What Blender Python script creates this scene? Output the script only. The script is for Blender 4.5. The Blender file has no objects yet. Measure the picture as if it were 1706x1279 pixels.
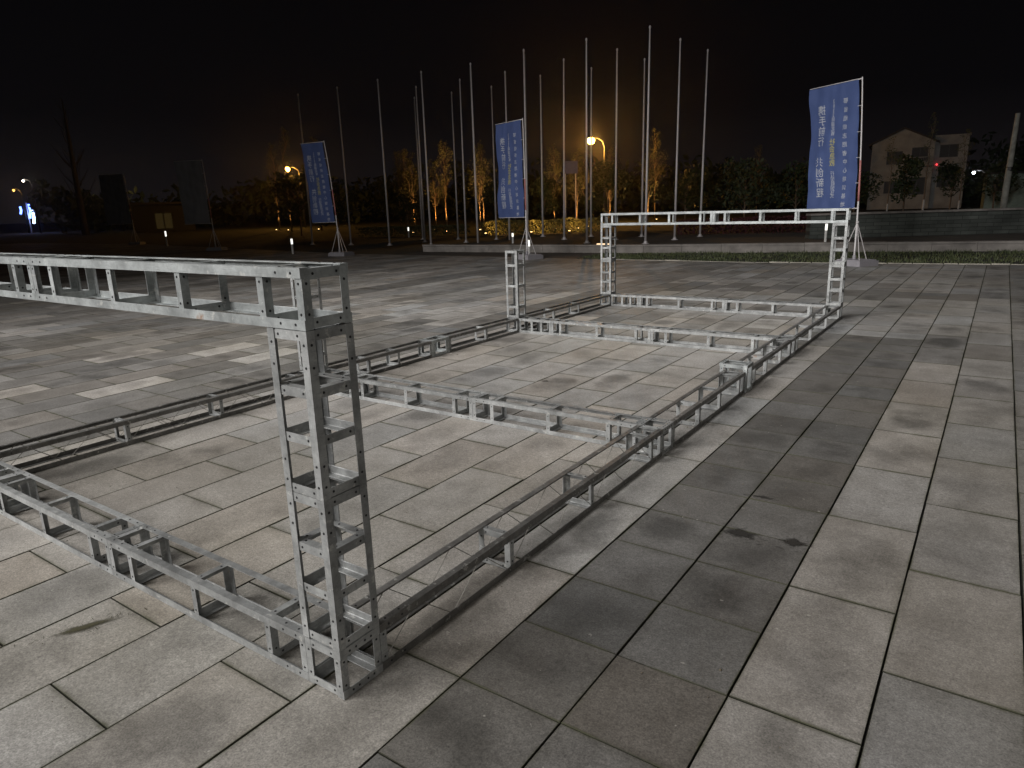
import bpy, bmesh, math, random
from mathutils import Vector, Matrix, noise
R = math.radians
rng = random.Random(7)
scene = bpy.context.scene
COL = scene.collection

# ------------------------------------------------------------------ camera
cam_d = bpy.data.cameras.new("camera"); cam = bpy.data.objects.new("camera", cam_d); COL.objects.link(cam)
cam_d.sensor_width = 36.0; cam_d.lens = 24.304; cam_d.clip_start = 0.05; cam_d.clip_end = 2000
right = Vector((0.8230998866568116, 0.5671280659929329, -0.029535289886158583))
down = Vector((0.11774621688530051, -0.2213064904115632, -0.9680698661310125))
fwd = Vector((-0.5555559422729125, 0.7933405284396053, -0.24893453143431934))
rot = Matrix((right, -down, -fwd)).transposed()
cam.matrix_world = Matrix.Translation((0, 0, 1.573)) @ rot.to_4x4()
scene.camera = cam

# ------------------------------------------------------------------ night sky
world = bpy.data.worlds.new("World"); scene.world = world; world.use_nodes = True
wn = world.node_tree; wn.nodes.clear()
w_out = wn.nodes.new("ShaderNodeOutputWorld"); w_bg = wn.nodes.new("ShaderNodeBackground")
w_tc = wn.nodes.new("ShaderNodeTexCoord"); w_sep = wn.nodes.new("ShaderNodeSeparateXYZ"); w_rmp = wn.nodes.new("ShaderNodeValToRGB")
wn.links.new(w_tc.outputs["Generated"], w_sep.inputs[0]); wn.links.new(w_sep.outputs["Z"], w_rmp.inputs[0])
wn.links.new(w_rmp.outputs[0], w_bg.inputs[0]); wn.links.new(w_bg.outputs[0], w_out.inputs[0])
cr = w_rmp.color_ramp
cr.elements[0].position = 0.0; cr.elements[0].color = (0.0070, 0.0060, 0.0066, 1)
cr.elements[1].position = 0.45; cr.elements[1].color = (0.0007, 0.0007, 0.0011, 1)
e = cr.elements.new(0.12); e.color = (0.0022, 0.0020, 0.0025, 1)
w_bg.inputs[1].default_value = 1.0

# ------------------------------------------------------------------ unseen floodlights behind the camera: one inferred key, two added for effect
def lamp(name, kind, loc, target, energy, color, radius, size=None, blend=None, parent=None):
    d = bpy.data.lights.new(name, kind); d.energy = energy; d.color = color; d.shadow_soft_size = radius
    if kind == 'SPOT':
        d.spot_size = size; d.spot_blend = blend
    o = bpy.data.objects.new(name, d); COL.objects.link(o); o.location = loc
    if target is not None:
        o.rotation_euler = (Vector(target) - Vector(loc)).to_track_quat('-Z', 'Y').to_euler()
    if parent: o.parent = parent
    return o
lamp("unseen_floodlight", 'SPOT', (-15.0, -11.0, 17.0), (-4.0, 6.8, 0), 43000, (1.0, 0.972, 0.945), 8.0, R(50), 1.0)
lamp("unseen_floodlight", 'SPOT', (-6.0, -24.0, 13.0), (-7.0, 18.5, 1.2), 29000, (1.0, 0.968, 0.95), 4.5, R(46), 1.0)  # added to light the flagpoles, banners and low wall
lamp("unseen_floodlight", 'SPOT', (13.0, -13.0, 13.0), (-1.5, 5.0, 0), 5200, (1.0, 0.95, 0.88), 5.0, R(62), 1.0)  # added fill from the right, lifts the shaded steel faces

scene.view_settings.view_transform = 'Standard'; scene.view_settings.look = 'None'
scene.view_settings.exposure = 0.0; scene.view_settings.gamma = 1.0; scene.view_settings.use_curve_mapping = False
scene.cycles.use_denoising = True
scene.cycles.max_bounces = 6

# ------------------------------------------------------------------ helpers
class G:
    """collects faces for ONE mesh"""
    def __init__(s): s.v = []; s.f = []; s.m = []
    def face(s, pts, m=0):
        i = len(s.v); s.v += [tuple(p) for p in pts]; s.f.append(tuple(range(i, i+len(pts)))); s.m.append(m)
    def box(s, lo, hi, m=0, mat=None):
        x0, y0, z0 = lo; x1, y1, z1 = hi
        c = [(x0,y0,z0),(x1,y0,z0),(x1,y1,z0),(x0,y1,z0),(x0,y0,z1),(x1,y0,z1),(x1,y1,z1),(x0,y1,z1)]
        if mat is not None: c = [tuple(mat @ Vector(p)) for p in c]
        i = len(s.v); s.v += c
        for q in ((0,3,2,1),(4,5,6,7),(0,1,5,4),(1,2,6,5),(2,3,7,6),(3,0,4,7)):
            s.f.append(tuple(i+k for k in q)); s.m.append(m)
    def tube(s, pts, rad, n=8, m=0, cap=True):
        pts = [Vector(p) for p in pts]
        if not hasattr(rad, '__len__'): rad = [rad]*len(pts)
        rings = []; ref = None
        for k, p in enumerate(pts):
            t = (pts[min(k+1, len(pts)-1)] - pts[max(k-1, 0)]).normalized()
            if ref is None:
                ref = t.orthogonal().normalized()
            ref = (ref - t*ref.dot(t)).normalized(); b = t.cross(ref)
            i = len(s.v); rings.append(i)
            for a in range(n):
                an = 2*math.pi*a/n
                s.v.append(tuple(p + (ref*math.cos(an) + b*math.sin(an))*rad[k]))
        for k in range(len(pts)-1):
            for a in range(n):
                a2 = (a+1) % n
                s.f.append((rings[k]+a, rings[k]+a2, rings[k+1]+a2, rings[k+1]+a)); s.m.append(m)
        if cap:
            s.f.append(tuple(rings[0]+a for a in reversed(range(n)))); s.m.append(m)
            s.f.append(tuple(rings[-1]+a for a in range(n))); s.m.append(m)
    def lathe(s, prof, n=16, m=0, c=(0,0,0)):
        idx = []
        for r, z in prof:
            idx.append(len(s.v))
            for a in range(n):
                an = 2*math.pi*a/n; s.v.append((c[0]+r*math.cos(an), c[1]+r*math.sin(an), c[2]+z))
        for k in range(len(prof)-1):
            for a in range(n):
                a2 = (a+1) % n
                s.f.append((idx[k]+a, idx[k]+a2, idx[k+1]+a2, idx[k+1]+a)); s.m.append(m)
        s.f.append(tuple(idx[0]+a for a in reversed(range(n)))); s.m.append(m)
        s.f.append(tuple(idx[-1]+a for a in range(n))); s.m.append(m)
    def mesh(s, name, mats, smooth=False):
        me = bpy.data.meshes.new(name); me.from_pydata(s.v, [], s.f)
        for mt in mats: me.materials.append(mt)
        me.polygons.foreach_set("material_index", s.m)
        if smooth: me.polygons.foreach_set("use_smooth", [True]*len(s.f))
        me.update(); return me

def link(name, me, parent=None, loc=None):
    o = bpy.data.objects.new(name, me); COL.objects.link(o)
    if parent: o.parent = parent
    if loc is not None: o.location = loc
    return o
def obj(name, g, mats, parent=None, smooth=False, loc=None):
    if not isinstance(mats, (list, tuple)): mats = [mats]
    return link(name, g.mesh(name, mats, smooth), parent, loc)
def thing(name, label, cat, loc=(0,0,0), rotz=0, group=None):
    o = link(name, None, None, loc); o.empty_display_size = 0.1
    o.rotation_euler = (0, 0, rotz); return tag(o, label, cat, group)
def tag(o, label, cat, group=None, kind=None):
    if label: o['label'] = label
    if cat: o['category'] = cat
    if group: o['group'] = group
    if kind: o['kind'] = kind
    return o
def struct(o): o['kind'] = 'structure'; return o
def kids(o): return [c for c in list(bpy.data.objects) if c.parent == o]
def dup(o, label=None, parent=None):
    c = o.copy(); COL.objects.link(c)
    if parent: c.parent = parent
    if label: c['label'] = label
    for k in list(o.children): dup(k, None, c)
    return c

# ------------------------------------------------------------------ materials
def mat(name):
    m = bpy.data.materials.new(name); m.use_nodes = True
    nt = m.node_tree; return m, nt, nt.nodes["Principled BSDF"]
def N(nt, t, **kw):
    n = nt.nodes.new(t)
    for k, v in kw.items():
        if k.startswith('_'): setattr(n, k[1:], v)
        else: n.inputs[k].default_value = v
    return n
def mathn(nt, op, a, b=None, clamp=False):
    n = nt.nodes.new("ShaderNodeMath"); n.operation = op; n.use_clamp = clamp
    for i, x in enumerate((a, b)):
        if x is None: continue
        if isinstance(x, (int, float)): n.inputs[i].default_value = x
        else: nt.links.new(x, n.inputs[i])
    return n.outputs[0]
def mix(nt, fac, a, b, blend='MIX'):
    n = nt.nodes.new("ShaderNodeMix"); n.data_type = 'RGBA'; n.blend_type = blend
    if isinstance(fac, (int, float)): n.inputs[0].default_value = fac
    else: nt.links.new(fac, n.inputs[0])
    for s, x in ((6, a), (7, b)):
        if isinstance(x, tuple): n.inputs[s].default_value = (*x[:3], 1)
        else: nt.links.new(x, n.inputs[s])
    return n.outputs[2]
def ramp(nt, src, p0, p1, c0=(0,0,0), c1=(1,1,1)):
    n = nt.nodes.new("ShaderNodeValToRGB"); e = n.color_ramp.elements
    e[0].position = p0; e[1].position = p1; e[0].color = (*c0, 1); e[1].color = (*c1, 1)
    nt.links.new(src, n.inputs[0]); return n.outputs[0]
def noisen(nt, coord, scale, detail=3, rough=0.55):
    n = nt.nodes.new("ShaderNodeTexNoise"); n.inputs["Scale"].default_value = scale
    n.inputs["Detail"].default_value = detail; n.inputs["Roughness"].default_value = rough
    if coord is not None: nt.links.new(coord, n.inputs["Vector"])
    return n.outputs[0]
def bump(nt, p, h, strength, dist=0.01):
    b = N(nt, "ShaderNodeBump"); b.inputs["Strength"].default_value = strength; b.inputs["Distance"].default_value = dist
    nt.links.new(h, b.inputs["Height"]); nt.links.new(b.outputs[0], p.inputs["Normal"])
def simple(name, col, rough=0.6, metal=0.0, var=0.15, scale=6, bmp=0.0, bscale=40):
    m, nt, p = mat(name); tc = N(nt, "ShaderNodeTexCoord").outputs["Object"]
    n = noisen(nt, tc, scale, 4)
    c = ramp(nt, n, 0.3, 0.7, tuple(x*(1-var) for x in col), tuple(min(1, x*(1+var)) for x in col))
    nt.links.new(c, p.inputs["Base Color"]); p.inputs["Roughness"].default_value = rough; p.inputs["Metallic"].default_value = metal
    if bmp: bump(nt, p, noisen(nt, tc, bscale, 3), bmp)
    return m
def emitter(name, col, strength):
    m, nt, p = mat(name); p.inputs["Base Color"].default_value = (.02,.02,.02, 1)
    p.inputs["Emission Color"].default_value = (*col, 1); p.inputs["Emission Strength"].default_value = strength
    return m

def steel_material(name, base, rustiness, metal=0.35):
    m, nt, p = mat(name)
    geo = N(nt, "ShaderNodeNewGeometry").outputs["Position"]; oi = N(nt, "ShaderNodeObjectInfo").outputs["Random"]
    n1 = noisen(nt, geo, 9, 5, 0.65); n2 = noisen(nt, geo, 55, 3); n3 = noisen(nt, geo, 3.1, 2)
    c = ramp(nt, n1, 0.32, 0.72, tuple(x*0.50 for x in base), tuple(x*1.12 for x in base))
    c = mix(nt, mathn(nt, 'MULTIPLY', ramp(nt, n2, 0.52, 0.7), 0.35), c, tuple(x*0.45 for x in base))       # scuffs
    v = mathn(nt, 'MULTIPLY_ADD', oi, 0.34); nt.nodes[-1].inputs[2].default_value = 0.80
    c = mix(nt, 1.0, c, v, 'MULTIPLY')
    rm = mathn(nt, 'MULTIPLY', ramp(nt, n1, 0.66, 0.74), ramp(nt, n3, 0.60-rustiness, 0.68-rustiness))
    c = mix(nt, rm, c, (0.20, 0.085, 0.022))
    wm = mathn(nt, 'MULTIPLY', ramp(nt, noisen(nt, geo, 22, 4, 0.7), 0.60, 0.66), 0.55)                          # chalky plaster splashes
    c = mix(nt, wm, c, (0.60, 0.60, 0.57))
    sc = N(nt, "ShaderNodeMapping"); sc.inputs['Scale'].default_value = (3, 3, 40); nt.links.new(geo, sc.inputs[0])
    c = mix(nt, mathn(nt, 'MULTIPLY', ramp(nt, noisen(nt, sc.outputs[0], 6, 3), .58, .66), .4), c, tuple(x*.4 for x in base))
    nt.links.new(c, p.inputs["Base Color"])
    nt.links.new(mathn(nt, 'MULTIPLY_ADD', rm, -metal), p.inputs["Metallic"]); nt.nodes[-1].inputs[2].default_value = metal
    nt.links.new(ramp(nt, n2, 0.3, 0.7, (0.38,)*3, (0.6,)*3), p.inputs["Roughness"])
    bump(nt, p, n2, 0.12, 0.002)
    return m
STEEL = steel_material("galvanised_angle_steel", (0.40, 0.412, 0.41), 0.0)
STEEL_W = steel_material("galvanised_beam_steel", (0.47, 0.50, 0.50), 0.11)
STEEL_D = steel_material("dull_weathered_steel", (0.20, 0.195, 0.185), 0.04, 0.45)
BOLT = simple("dark_bolt_steel", (0.018, 0.018, 0.02), 0.5, 0.3)
WIRE = simple("grey_tie_wire", (0.22, 0.21, 0.19), 0.55, 0.3)
POLE = simple("brushed_flagpole_steel", (0.50, 0.475, 0.475), 0.5, 0.1, 0.12, 3)
WHITE_PAINT = simple("white_pole_paint", (0.62, 0.60, 0.60), 0.5, 0, 0.1, 5)
PLASTIC = simple("grey_water_tank_plastic", (0.27, 0.26, 0.28), 0.5, 0, 0.1, 5)
CONCRETE = simple("weathered_concrete", (0.20, 0.185, 0.17), 0.9, 0, 0.35, 2.5, 0.3, 30)
MORTAR = simple("dark_joint_mortar", (0.012, 0.012, 0.009), 0.95, 0, 0.3, 8)
EARTH = simple("dark_bare_earth", (0.045, 0.034, 0.024), 0.95, 0, 0.4, 3, 0.4, 15)
LAWN = simple("dark_lawn", (0.011, 0.013, 0.007), 0.95, 0, 0.4, 1.5, 0.5, 25)

def leafmat(name, c0, c1):
    m, nt, p = mat(name); tc = N(nt, "ShaderNodeTexCoord").outputs["Object"]
    nt.links.new(ramp(nt, noisen(nt, tc, 2.2, 4), 0.32, 0.68, c0, c1), p.inputs["Base Color"])
    p.inputs["Roughness"].default_value = 0.65; return m
LEAF_DARK = leafmat("evergreen_leaves", (0.015, 0.028, 0.010), (0.045, 0.065, 0.022))
LEAF_PALE = leafmat("pale_leaves", (0.05, 0.06, 0.02), (0.11, 0.11, 0.04))
LEAF_RED = leafmat("dark_red_leaves", (0.035, 0.010, 0.012), (0.085, 0.022, 0.026))
GRASS = leafmat("grass_blades", (0.030, 0.045, 0.014), (0.075, 0.085, 0.030))
BARK = simple("grey_brown_bark", (0.15, 0.11, 0.075), 0.9, 0, 0.35, 8, 0.5, 30)
LIME = simple("limewashed_bark", (0.5, 0.48, 0.45), 0.9, 0, 0.2, 10)

# paving stone: per-tile tone (a face attribute) is stone colour plus some painted light falloff, grain and stains from noise
def paving_material():
    m, nt, p = mat("granite_paving")
    geo = N(nt, "ShaderNodeNewGeometry").outputs["Position"]
    at = N(nt, "ShaderNodeAttribute"); at.attribute_name = "tone"; tone = at.outputs["Color"]
    at2 = N(nt, "ShaderNodeAttribute"); at2.attribute_name = "tid"; sep = N(nt, "ShaderNodeSeparateColor"); nt.links.new(at2.outputs["Color"], sep.inputs[0])
    rid, ru, rv = sep.outputs[0], sep.outputs[1], sep.outputs[2]
    # damp dark cloud in the middle of many slabs (u,v run -.5...5 across the slab)
    addv = N(nt, "ShaderNodeVectorMath", _operation='MULTIPLY_ADD'); nt.links.new(at2.outputs["Vector"], addv.inputs[0]); addv.inputs[1].default_value = (37, 0, 0); nt.links.new(geo, addv.inputs[2])
    nb = noisen(nt, addv.outputs[0], 2.7, 4, .6)
    du = mathn(nt, 'SUBTRACT', ru, 0.5); dv = mathn(nt, 'SUBTRACT', rv, 0.5)
    rr = mathn(nt, 'ADD', mathn(nt, 'MULTIPLY', mathn(nt, 'MULTIPLY', du, du), 2.6), mathn(nt, 'MULTIPLY', mathn(nt, 'MULTIPLY', dv, dv), 2.9))
    cloud = ramp(nt, mathn(nt, 'ADD', rr, mathn(nt, 'MULTIPLY_ADD', nb, 3.6)), 0.02, 0.85, (1,1,1), (0,0,0)); 
    nt.nodes[-3].inputs[2].default_value = -1.55
    g1 = noisen(nt, geo, 140, 3, 0.8); g2 = noisen(nt, geo, 48, 4, 0.65); g3 = noisen(nt, geo, 0.9, 3); g4 = noisen(nt, geo, 7, 5, 0.65); g5 = noisen(nt, geo, 0.32, 2)
    c = mix(nt, 1.0, tone, ramp(nt, g1, 0.25, 0.75, (0.48, 0.48, 0.49), (1.52, 1.515, 1.50)), 'MULTIPLY')
    c = mix(nt, 1.0, c, ramp(nt, g2, 0.3, 0.7, (0.80,)*3, (1.18,)*3), 'MULTIPLY')
    c = mix(nt, 1.0, c, ramp(nt, g4, 0.28, 0.72, (0.83, 0.82, 0.80), (1.12, 1.12, 1.11)), 'MULTIPLY')
    c = mix(nt, mathn(nt, 'MULTIPLY', cloud, mathn(nt, 'POWER', rid, 1.2)), c, mix(nt, 1.0, c, (0.46, 0.46, 0.455), 'MULTIPLY')); 
    c = mix(nt, 1.0, c, ramp(nt, g3, 0.32, 0.68, (0.80, 0.79, 0.765), (1.09, 1.095, 1.10)), 'MULTIPLY')
    c = mix(nt, mathn(nt, 'MULTIPLY', ramp(nt, g5, 0.45, 0.7), 0.35), c, mix(nt, 1.0, c, (1.02, 0.97, 0.80), 'MULTIPLY'))
    # grime along the joints, mossy green brown edge dirt
    ed = mathn(nt, 'MAXIMUM', mathn(nt, 'ABSOLUTE', du), mathn(nt, 'ABSOLUTE', dv))
    ed = mathn(nt, 'ADD', ed, mathn(nt, 'MULTIPLY_ADD', noisen(nt, geo, 45, 4, .7), .022)); nt.nodes[-2].inputs[2].default_value = -.011
    edm = mathn(nt, 'MULTIPLY', ramp(nt, ed, 0.481, 0.4995), ramp(nt, noisen(nt, geo, 5, 3), 0.36, 0.62))
    c = mix(nt, mathn(nt, 'MULTIPLY', edm, 0.7), c, (0.06, 0.062, 0.032))
    c = mix(nt, mathn(nt, 'MULTIPLY', mathn(nt, 'MULTIPLY', ramp(nt, ed, 0.40, 0.5), ramp(nt, noisen(nt, geo, 2.3, 4, .65), .42, .62)), 0.42), c, mix(nt, 1.0, c, (0.45, 0.45, 0.40), 'MULTIPLY'))
    sz = N(nt, "ShaderNodeSeparateXYZ"); nt.links.new(geo, sz.inputs[0])
    inj = mathn(nt, 'LESS_THAN', sz.outputs[2], -0.0042)
    c = mix(nt, mathn(nt, 'MULTIPLY', inj, 0.93), c, (0.012, 0.012, 0.008))                                   # dirt packed in the joints
    # pale lime specks
    sp = ramp(nt, noisen(nt, geo, 26, 2), 0.735, 0.75)
    c = mix(nt, mathn(nt, 'MULTIPLY', sp, 0.35), c, (0.55, 0.53, 0.48))
    nt.links.new(c, p.inputs["Base Color"])
    nt.links.new(ramp(nt, g4, 0.3, 0.7, (0.62,)*3, (0.82,)*3), p.inputs["Roughness"])
    p.inputs["Specular IOR Level"].default_value = 0.3
    bump(nt, p, mathn(nt, 'ADD', mathn(nt, 'MULTIPLY', g1, 0.5), g2), 0.25, 0.0025)
    return m
PAVING = paving_material()

# ------------------------------------------------------------------ ground
g = G(); g.face([(-600,-200,-0.03),(500,-200,-0.03),(500,700,-0.03),(-600,700,-0.03)]); struct(obj("ground", g, LAWN))
# outline of the paved plaza's far edge (x -> y)
EDGE = [(-60,22.5),(-44,22.8),(-30,20.2),(-20,18.5),(-14,18.45),(-8.3,18.25),(-5.2,18.2),(-3.1,18.5),(0.5,18.95),(6,19.9),(12,21.0)]
def edge_y(x):
    for (x0,y0),(x1,y1) in zip(EDGE, EDGE[1:]):
        if x0 <= x <= x1: return y0+(y1-y0)*(x-x0)/(x1-x0)
    return 20
g = G()
for (x0,y0),(x1,y1) in zip(EDGE, EDGE[1:]):
    g.face([(x0,-9,-0.012),(x1,-9,-0.012),(x1,y1,-0.012),(x0,y0,-0.012)])
struct(obj("paving_bed", g, MORTAR))

T = 0.4; X0 = -1.3567; Y0 = 1.573
def build_paving():
    verts = []; faces = []; tone = []; tid = []
    r = random.Random(11)
    special = {(-14,'a'): 2.73, (-16,'b'): 4.30, (-14,'c'): 4.26}
    for i in range(-146, 34):
        xa = X0 + i*T; xb = xa+T
        strip = (i % 12 in (0, 1)) if i < 2 else (i % 12 in (0, 1))
        if i == -12 or i == -11: strip = True
        near = -9 if xa > -12 else -2
        # the square-tile strips and the staggered double-length courses
        Ls = T if strip else 2*T
        off = Y0 if strip else Y0 + (0.0 if i % 2 == 1 else -T)
        if i in (2, 4): off = Y0 - 2*T/2 - 0.107+0.107
        j0 = math.floor((near - off)/Ls); y = off + j0*Ls
        while y < edge_y((xa+xb)/2) - 0.05:
            ya, yb = y, min(y+Ls, edge_y((xa+xb)/2)); y += Ls
            if yb - ya < 0.06: continue
            ym = (ya+yb)/2; xm = (xa+xb)/2
            band1 = 7.97 < ym < 8.78; band2 = 12.35 < ym < 13.2
            b = r.gauss(1, 0.055)
            if strip and (i in (0,1)):
                base = (0.138 if ym < 3.6 else 0.122)*b if ym < 8.78 else 0.25*b
                if band2: base = 0.15*b
            elif strip:
                base = 0.165*b
            else:
                base = 0.300*b
                if i >= 2: base = (0.255 if i < 3 else 0.222 if i < 4 else 0.185)*b  # darker towards the right: part tile batch, part light falloff painted in
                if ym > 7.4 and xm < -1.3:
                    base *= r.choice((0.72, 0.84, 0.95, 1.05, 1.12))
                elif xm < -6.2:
                    base *= r.choice((0.52, 0.58, 0.64, 0.68, 0.74, 0.60, 0.82))  # random slab tones, lowered on the left to imitate dimmer light
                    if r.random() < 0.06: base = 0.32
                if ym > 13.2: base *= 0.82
                if band1 and i >= 2: base = 0.155*b
                if band2 and xm > -6.2: base = 0.150*b if r.random() < .85 else 0.24
            if 3.3 < ym < 5.3 and i == -14 and abs(ym - 4.66) < 0.42: base = 0.37
            if i == -14 and abs(ym - 3.1) < 0.38: base = 0.37
            if i == -16 and abs(ym - 4.7) < 0.42: base = 0.36
            warm = r.gauss(0, 0.018)
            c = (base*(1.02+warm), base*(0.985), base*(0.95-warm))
            # joints are uneven: every side keeps its own gap
            gx = T/2 - r.uniform(0.0020, 0.0046); gl = r.uniform(0.0014, 0.0036) if not strip else r.uniform(0.0008, 0.0022)
            if i >= 2 or r.random() < 0.35: gl += 0.0009
            dz = [r.gauss(-0.0012, 0.0007) for _ in range(4)]
            x_a = xm-gx; x_b = xm+gx; y_a = ya+gl; y_b = yb-gl
            k = len(verts); bev = 0.0014
            top = [(x_a,y_a),(x_b,y_a),(x_b,y_b),(x_a,y_b)]
            for q,(x_,y_) in enumerate(top):
                sx = bev if q in (0,3) else -bev; sy = bev if q in (0,1) else -bev
                verts.append((x_+sx, y_+sy, dz[q]))
            for q,(x_,y_) in enumerate(top): verts.append((x_, y_, dz[q]-0.0022))
            for q,(x_,y_) in enumerate(top): verts.append((x_, y_, -0.0119))
            ri = r.random()
            uv = [(0,0),(1,0),(1,1),(0,1)]
            def put(idx, uvs, dirty=False):
                faces.append(tuple(k+t for t in idx))
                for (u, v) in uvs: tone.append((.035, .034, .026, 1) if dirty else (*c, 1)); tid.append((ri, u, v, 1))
            put((0,1,2,3), uv)
            for a in range(4):
                b2 = (a+1) % 4
                put((4+a, 4+b2, b2, a), (uv[a], uv[b2], uv[b2], uv[a]), True)
                put((8+a, 8+b2, 4+b2, 4+a), (uv[a], uv[b2], uv[b2], uv[a]), True)
    me = bpy.data.meshes.new("plaza_paving"); me.from_pydata(verts, [], faces); me.materials.append(PAVING)
    for nm, data in (("tone", tone), ("tid", tid)):
        a = me.color_attributes.new(nm, 'FLOAT_COLOR', 'CORNER')
        a.data.foreach_set("color", [x for t in data for x in t])
    me.update()
    struct(link("plaza_paving", me))
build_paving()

# wet stains and debris on the slabs
def stain_material(name, col, rough):
    m, nt, p = mat(name); p.inputs["Base Color"].default_value = (*col, 1); p.inputs["Roughness"].default_value = rough
    at = N(nt, "ShaderNodeAttribute"); at.attribute_name = "wet"; geo = N(nt, "ShaderNodeNewGeometry").outputs["Position"]
    n = noisen(nt, geo, 60, 5, .7); a = mathn(nt, 'ADD', at.outputs["Fac"], mathn(nt, 'MULTIPLY_ADD', n, 0.9)); nt.nodes[-2].inputs[2].default_value = -0.45
    nt.links.new(ramp(nt, a, .08, .66), p.inputs["Alpha"]); return m
STAIN = stain_material("damp_black_stain", (0.030, 0.028, 0.025), .6)
MOSS = stain_material("brown_moss", (0.050, 0.046, 0.022), .95)
def blot(name, label, cat, cx, cy, rx, ry, ang, m, seed, z=0.0022, group=None):
    r = random.Random(seed); g = G(); n = 40; pts = []
    for a in range(n):
        t = 2*math.pi*a/n; k = 0.85 + 0.45*noise.noise((math.cos(t)*1.3+seed*3.1, math.sin(t)*1.3, seed*1.7)) + r.uniform(-.03,.05)
        x = math.cos(t)*rx*k; y = math.sin(t)*ry*k
        pts.append((cx + x*math.cos(ang)-y*math.sin(ang), cy + x*math.sin(ang)+y*math.cos(ang), z))
    c = (cx, cy, z+0.001)
    for a in range(n): g.face([c, pts[a], pts[(a+1) % n]])
    for _ in range(26):
        t = r.uniform(0, 6.28); d = r.uniform(.7, 1.45); s = r.uniform(.0008, .002)
        x = math.cos(t)*rx*d; y = math.sin(t)*ry*d; px = cx+x*math.cos(ang)-y*math.sin(ang); py = cy+x*math.sin(ang)+y*math.cos(ang)
        q = r.gauss(ang, .5); L = r.uniform(.006,.02); ux, uy = math.cos(q)*L, math.sin(q)*L; vx, vy = -math.sin(q)*s, math.cos(q)*s
        g.face([(px-ux,py-uy,z-.0006),(px+vx,py+vy,z-.0004),(px+ux,py+uy,z-.0006),(px-vx,py-vy,z-.0004)])
    o = obj(name, g, m); at = o.data.color_attributes.new("wet", 'FLOAT_COLOR', 'POINT')
    for i_, v in enumerate(o.data.vertices):
        w = 1.0 if abs(v.co.z-z-.001) < 1e-5 else (0.0 if abs(v.co.z-z) < 1e-5 else .6); at.data[i_].color = (w, w, w, 1)
    return tag(o, label, cat, group, 'structure')
blot("ground_stain", None, None, -0.865, 3.135, 0.115, 0.062, 0.0, STAIN, 3)
blot("ground_stain", None, None, -0.625, 3.165, 0.070, 0.072, 0.2, STAIN, 5)
blot("ground_stain", None, None, -0.90, 3.62, 0.075, 0.018, 0.1, STAIN, 8)
blot("moss_patch", None, None, -2.82, 1.0, 0.035, 0.16, -0.42, MOSS, 12)
blot("ground_stain", None, None, -3.30, 5.24, 0.05, 0.03, 0.2, STAIN, 14)
blot("ground_stain", None, None, -1.93, 4.90, 0.04, 0.012, 0.2, STAIN, 15)

g = G(); r = random.Random(77)
for _ in range(420):
    x = r.uniform(-5.2, 1.2); y = r.uniform(.4, 9); s_ = r.uniform(.0012, .0042)*(1 if r.random() < .93 else 2.2); a = r.uniform(0, 6.28)
    pts = [(x+s_*r.uniform(.5,1.3)*math.cos(a+k*1.57), y+s_*r.uniform(.5,1.3)*math.sin(a+k*1.57), r.uniform(0,.0015)) for k in range(4)]
    top = (x, y, s_*.8+.001)
    for k in range(4): g.face([pts[k], pts[(k+1)%4], top])
tag(obj("grit", g, simple("grit_crumbs", (.12,.10,.07), .9, 0, .8, 3)), "tiny crumbs of grit scattered over the paving", "grit", None, 'stuff')

# ------------------------------------------------------------------ aluminium / steel box truss
A = 0.030; TH = 0.0032; SEC = 0.18
_lcache = {}
def lbar_mesh(length, bolts, m):
    key = (round(length, 4), tuple(round(b, 4) for b in bolts), m.name)
    if key in _lcache: return _lcache[key]
    g = G(); L = length
    prof = [(0,0),(A,0),(A,TH*.7),(A-TH*.4,TH),(TH*1.5,TH),(TH,TH*1.5),(TH,A-TH*.4),(TH*.7,A),(0,A)]
    n = len(prof); i = len(g.v)
    for x in (0, L):
        for (y, z) in prof: g.v.append((x, y, z))
    for a in range(n):
        b = (a+1) % n; g.f.append((i+a, i+b, i+n+b, i+n+a)); g.m.append(0)
    g.f.append(tuple(i+a for a in reversed(range(n)))); g.m.append(0); g.f.append(tuple(i+n+a for a in range(n))); g.m.append(0)
    for b in bolts:                                   # low dark bolt heads on both outer faces
        for face in (0, 1):
            c = A*0.52; k = len(g.v); r0 = 0.0047; hh = 0.0016
            for h, rr in ((0.0, r0), (-hh, r0*.8)):
                for q in range(6):
                    t = math.pi*q/3
                    u, v = b + rr*math.cos(t), c + rr*math.sin(t)
                    g.v.append((u, v, h) if face == 0 else (u, h, v))
            for q in range(6):
                q2 = (q+1) % 6; g.f.append((k+q, k+q2, k+6+q2, k+6+q)); g.m.append(1)
            g.f.append(tuple(k+6+q for q in range(6))); g.m.append(1)
    me = g.mesh("angle_bar", [m, BOLT]); _lcache[key] = me
    return me
def place(name, me, parent, origin, ex, ey):
    ex = Vector(ex); ey = Vector(ey); ez = ex.cross(ey)
    o = link(name, me, parent)
    o.matrix_local = Matrix.Translation(origin) @ Matrix((ex, ey, ez)).transposed().to_4x4()
    return o
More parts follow.
